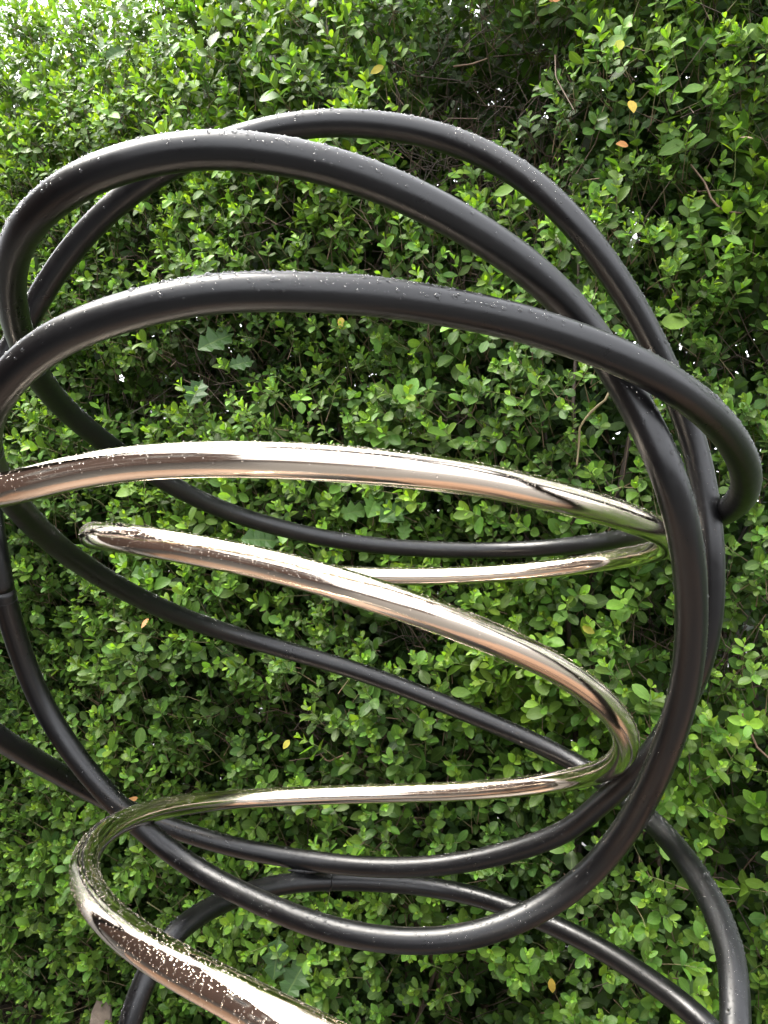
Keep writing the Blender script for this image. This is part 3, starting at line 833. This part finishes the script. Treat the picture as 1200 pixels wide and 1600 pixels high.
def px_pt(px, py, out=0.03):
    u, z = px_to_uz(px, py)
    return hedge_pt(np.array(u), np.array(z), np.array(-out))
stick('bare_twig', [px_pt(948, 585, -0.02), px_pt(955, 622, 0.03), px_pt(930, 645, 0.045), px_pt(912, 668, 0.05), px_pt(910, 700, 0.05), px_pt(906, 728, 0.04)], 0.0034, 0.0026, 0.5, 'pale bare twig snapped at the end')
stick('bare_twig', [px_pt(1078, 250, -0.03), px_pt(1102, 290, 0.02), px_pt(1112, 318, 0.035), px_pt(1128, 336, 0.03), px_pt(1148, 340, 0.035), px_pt(1162, 333, 0.0)], 0.0026, 0.0030, 0.36, 'bent brown twig at the upper right')
stick('bare_twig', [px_pt(700, 90, -0.05), px_pt(738, 100, 0.0), px_pt(765, 97, 0.02)], 0.003, 0.002, 0.4)
stick('bare_twig', [px_pt(865, 80, -0.02), px_pt(872, 130, 0.03), px_pt(900, 180, 0.03)], 0.0022, 0.0016, 0.2)
stick('bare_twig', [px_pt(1160, 1115, 0.0), px_pt(1182, 1160, 0.04), px_pt(1200, 1175, 0.05)], 0.003, 0.0025, 0.4)
stick('bare_twig', [px_pt(500, 1178, 0.0), px_pt(520, 1186, 0.03), px_pt(545, 1176, 0.0)], 0.0028, 0.0022, 0.4)
stick('bare_twig', [px_pt(236, 1405, 0.02), px_pt(262, 1418, 0.03), px_pt(292, 1432, 0.02)], 0.0022, 0.0018, 0.6)
stick('bare_twig', [px_pt(500, 340, -0.06), px_pt(522, 365, 0.0), px_pt(528, 390, 0.0)], 0.003, 0.002, 0.36)

# odd leaves that stand out by colour
def odd_leaf(name, px, py, Lpx, tilt, mat, age, label, wr=1.05, out=0.05, face=0.25):
    p = px_pt(px, py, out); _, _, d = project(p)
    L = Lpx*float(d)/F
    n = unit(np.array([0.0, -1.0, 0.25]) + rng.normal(0, face, 3))
    a = math.radians(tilt); ax = np.array([math.cos(a), 0, math.sin(a)]); ax = unit(ax - n*np.dot(ax, n))
    base = p - ax*L*0.5
    V = leaf_verts(base[None], ax[None], n[None], np.array([L]), np.array([wr]), np.array([0.18]), np.array([0.12]), np.array([0.1]))[0]
    o = link_mesh(name, leaf_mesh(V-base, age, float(rng.uniform(0.3, 0.8)), name), mat, None)
    o.parent = hedge; o.location = Vector(base) - hedge.location
    tag(o, label)
odd_leaf('yellow_leaf', 992, 180, 26, 95, M['yellow_leaf'], 0.5, 'bright yellow hanging leaf', 0.95)
odd_leaf('yellow_leaf', 972, 88, 34, 60, M['yellow_leaf'], 0.9, 'yellow green leaf above the bright yellow one', 0.75)
odd_leaf('orange_leaf', 977, 238, 24, 10, M['orange_leaf'], 0.9, 'orange leaf below the bright yellow one', 0.9)
odd_leaf('orange_leaf', 873, 16, 20, 0, M['orange_leaf'], 0.6, 'orange brown leaf at the top edge', 0.9)
odd_leaf('yellow_leaf', 600, 122, 24, 20, M['yellow_leaf'], 0.6, 'yellow leaf near the top of the hedge', 0.9)
odd_leaf('yellow_leaf', 545, 510, 20, 80, M['yellow_leaf'], 0.6, 'yellow leaf under the middle hoop', 0.95)
odd_leaf('yellow_leaf', 869, 1524, 24, 95, M['yellow_leaf'], 0.2, 'yellow brown leaf near the bottom', 0.85)
odd_leaf('yellow_leaf', 925, 980, 22, 150, M['yellow_leaf'], 0.8, 'yellow leaf right of the polished spiral', 0.9)
odd_leaf('yellow_leaf', 461, 1156, 17, 60, M['yellow_leaf'], 0.7, 'small yellow leaf under the diagonal tube', 0.95)
odd_leaf('tan_leaf', 120, 96, 18, 70, M['tan_leaf'], 0.95, 'pale tan dead leaf in the upper left', 0.8)
odd_leaf('tan_leaf', 243, 970, 20, 75, M['orange_leaf'], 0.8, 'pinkish dead leaf under the diagonal tube', 0.7)
odd_leaf('tan_leaf', 8, 1330, 34, 80, M['tan_leaf'], 0.3, 'brown shrivelled leaf at the left edge', 0.8)
odd_leaf('orange_leaf', 222, 1242, 22, 20, M['orange_leaf'], 0.8, 'orange dead leaf above the spiral bend', 0.6)
odd_leaf('tan_leaf', 1166, 228, 22, 130, M['tan_leaf'], 0.6, 'brown curled leaf at the upper right', 0.7)
for (x, y, Lp, tl, ag, wr, lab) in ((795, 309, 38, 5, 0.72, 0.8, 'large pale green leaf in the dark gap'), (1058, 510, 44, 175, 0.86, 1.05, 'large yellow green leaf beside the tall hoop'),
        (1090, 1495, 34, 10, 0.85, 1.2, 'large pale round leaf inside the lower right leg'), (1085, 155, 36, 15, 0.55, 0.9, 'large round green leaf at the upper right'),
        (1052, 245, 44, 25, 0.5, 0.85, 'large dull green leaf at the upper right'), (1147, 385, 34, 130, 0.66, 0.75, 'long pale green leaf at the right edge'),
        (1120, 385, 34, 60, 0.7, 0.75, 'pale green leaf beside the long one'), (617, 684, 30, 10, 0.55, 0.9, 'large round green leaf above the polished tube'),
        (740, 808, 30, 150, 0.55, 0.9, 'round pale green leaf below the polished tube'), (205, 1092, 36, 75, 0.4, 0.8, 'large dull green leaf left of centre'),
        (238, 1145, 34, 70, 0.42, 0.85, 'large grey green leaf below the diagonal'), (215, 768, 36, 30, 0.85, 1.0, 'pale yellow green leaf under the polished tube'),
        (1180, 1365, 34, 170, 0.7, 0.9, 'large bright green leaf at the lower right'),
        (975, 1445, 34, 60, 0.68, 0.95, 'bright green leaf inside the lower right'), (730, 1075, 34, 175, 0.62, 0.85, 'bright green leaf over the diagonal tube')):
    odd_leaf('large_leaf', x, y, Lp, tl, M['leaf'], ag, lab, wr, 0.055, 0.3)

def holly(px, py, Lpx, tilt, age, label, out=0.03):
    """spiny leaf: scalloped outline with points, folded along the rib"""
    p = px_pt(px, py, out); _, _, d = project(p); L = Lpx*float(d)/F
    n = unit(np.array([0.1, -1.0, 0.45]) + rng.normal(0, 0.2, 3)); a = math.radians(tilt)
    ax = np.array([math.cos(a), 0, math.sin(a)]); ax = unit(ax - n*np.dot(ax, n)); b = np.cross(ax, n)
    ts = np.linspace(0.06, 0.92, 7); V = [(0, 0, 0)]; A = [0.0]
    for i, t in enumerate(ts):
        w = 0.31*math.sin(math.pi*min(1, t*1.02))**0.7 * (1.3 if i % 2 == 1 else 0.72)
        tt = t + (0.045 if i % 2 == 1 else 0.0)
        z = 0.2*w + (0.05 if i % 2 == 1 else 0) - 0.15*t*t
        V += [(-w, tt, z), (0, t, -0.15*t*t), (w, tt, z)]; A += [-1, 0, 1]
    V.append((0, 1.05, -0.12)); A.append(0)
    V = np.array(V); T = [(0, 2, 1), (0, 3, 2)]
    for k in range(6):
        q = 1+3*k; r = q+3
        T += [(q, q+1, r+1), (q, r+1, r), (q+1, q+2, r+2), (q+1, r+2, r+1)]
    e = 1+3*6; T += [(e, e+1, len(V)-1), (e+1, e+2, len(V)-1)]
    W = L*(V[:, 1:2]*ax + V[:, 0:1]*b + V[:, 2:3]*n); base = p - ax*L*0.5
    me = tri_mesh('holly_leaf', W, np.array(T), {'age': np.full(len(V), age), 'tint': np.full(len(V), 0.5), 'across': np.array(A)}, smooth=False)
    o = link_mesh('holly_leaf', me, M['holly_leaf'], None); o.parent = hedge; o.location = Vector(base) - hedge.location
    tag(o, label)
for h in ((345, 535, 62, 35, 0.25, 'dark spiny holly leaf in the gap under the middle hoop'), (315, 615, 52, 70, 0.1, 'dark spiny holly leaf low in the gap'), (385, 570, 40, 20, 0.2, 'small spiny holly leaf beside the gap'),
          (238, 893, 46, 20, 0.6, 'silvery spiny holly leaf behind the spiral'), (590, 790, 50, 60, 0.9, 'bright spiny holly leaf below the polished tube'), (558, 800, 46, 15, 0.9, 'bright spiny holly leaf pointing right'),
          (638, 828, 34, 80, 0.95, 'small bright spiny holly leaf'), (622, 800, 58, 40, 0.25, 'dark spiny holly leaf behind the bright ones'), (415, 842, 60, 5, 0.3, 'spiny holly leaf above the spiral'),
          (470, 1520, 66, 65, 0.2, 'dark spiny holly leaf at the bottom'), (440, 1490, 60, 80, 0.15, 'dark spiny holly leaf beside the bottom hoop'), (190, 90, 36, 40, 0.3, 'dull spiny holly leaf in the upper left'), (175, 75, 34, 80, 0.3, 'dull spiny holly leaf at the top left')):
    holly(*h)

# ------------------------------------------------------------------ litter at the foot of the hedge
def litter():
    n = 500
    u = rng.uniform(-2.6, 2.0, n); off = rng.uniform(-0.6, 0.12, n)
    P = H_O + u[:, None]*H_T + off[:, None]*H_N; P[:, 2] = 0.045 + rng.uniform(0, 0.012, n)
    a = rng.uniform(0, 2*np.pi, n); ax = np.stack([np.cos(a), np.sin(a), rng.normal(0, 0.15, n)], 1); ax = unit(ax)
    nr = unit(np.array([0, 0, 1.0]) + rng.normal(0, 0.3, (n, 3))); nr = unit(nr - ax*(nr*ax).sum(1)[:, None])
    V = leaf_verts(P, ax, nr, rng.uniform(0.025, 0.05, n), rng.uniform(0.8, 1.1, n), rng.uniform(0, 0.5, n), rng.normal(0, 0.2, n), rng.normal(0, 0.3, n))
    T = (LTRI[None] + (np.arange(n)*14)[:, None, None]).reshape(-1, 3)
    o = link_mesh('fallen_leaves', tri_mesh('fallen_leaves', V.reshape(-1, 3), T, {'age': np.repeat(rng.uniform(0, 0.6, n), 14), 'tint': np.repeat(rng.uniform(0, 1, n), 14), 'across': np.tile(LU, n)}), M['tan_leaf'])
    tag(o, 'brown fallen leaves lying along the foot of the hedge', 'leaves', kind='stuff')
litter()
bm = bmesh.new()
p = px_pt(163, 1608, 0.02)
w = 0.036; h = 0.105
pts = [(-w, 0, 0), (w*0.9, 0, 0), (w*0.8, 0.02, h*0.55), (w*0.35, 0.035, h), (-w*0.35, 0.035, h*0.9), (-w*0.9, 0.03, h*0.5)]
vs = [bm.verts.new(q) for q in pts]; bm.faces.new(vs)
r_ = bmesh.ops.extrude_face_region(bm, geom=list(bm.faces)); bmesh.ops.translate(bm, verts=[v for v in r_['geom'] if isinstance(v, bmesh.types.BMVert)], vec=(0.004, 0.005, 0.001))
bmesh.ops.recalc_face_normals(bm, faces=bm.faces)
o = bm_obj('cardboard_scrap', bm, M['card'])
o.location = tuple(p); o.rotation_euler = (-0.12, 0, 0.2)
tag(o, 'torn brown cardboard scrap caught among the lowest hedge leaves at lower left', 'cardboard')
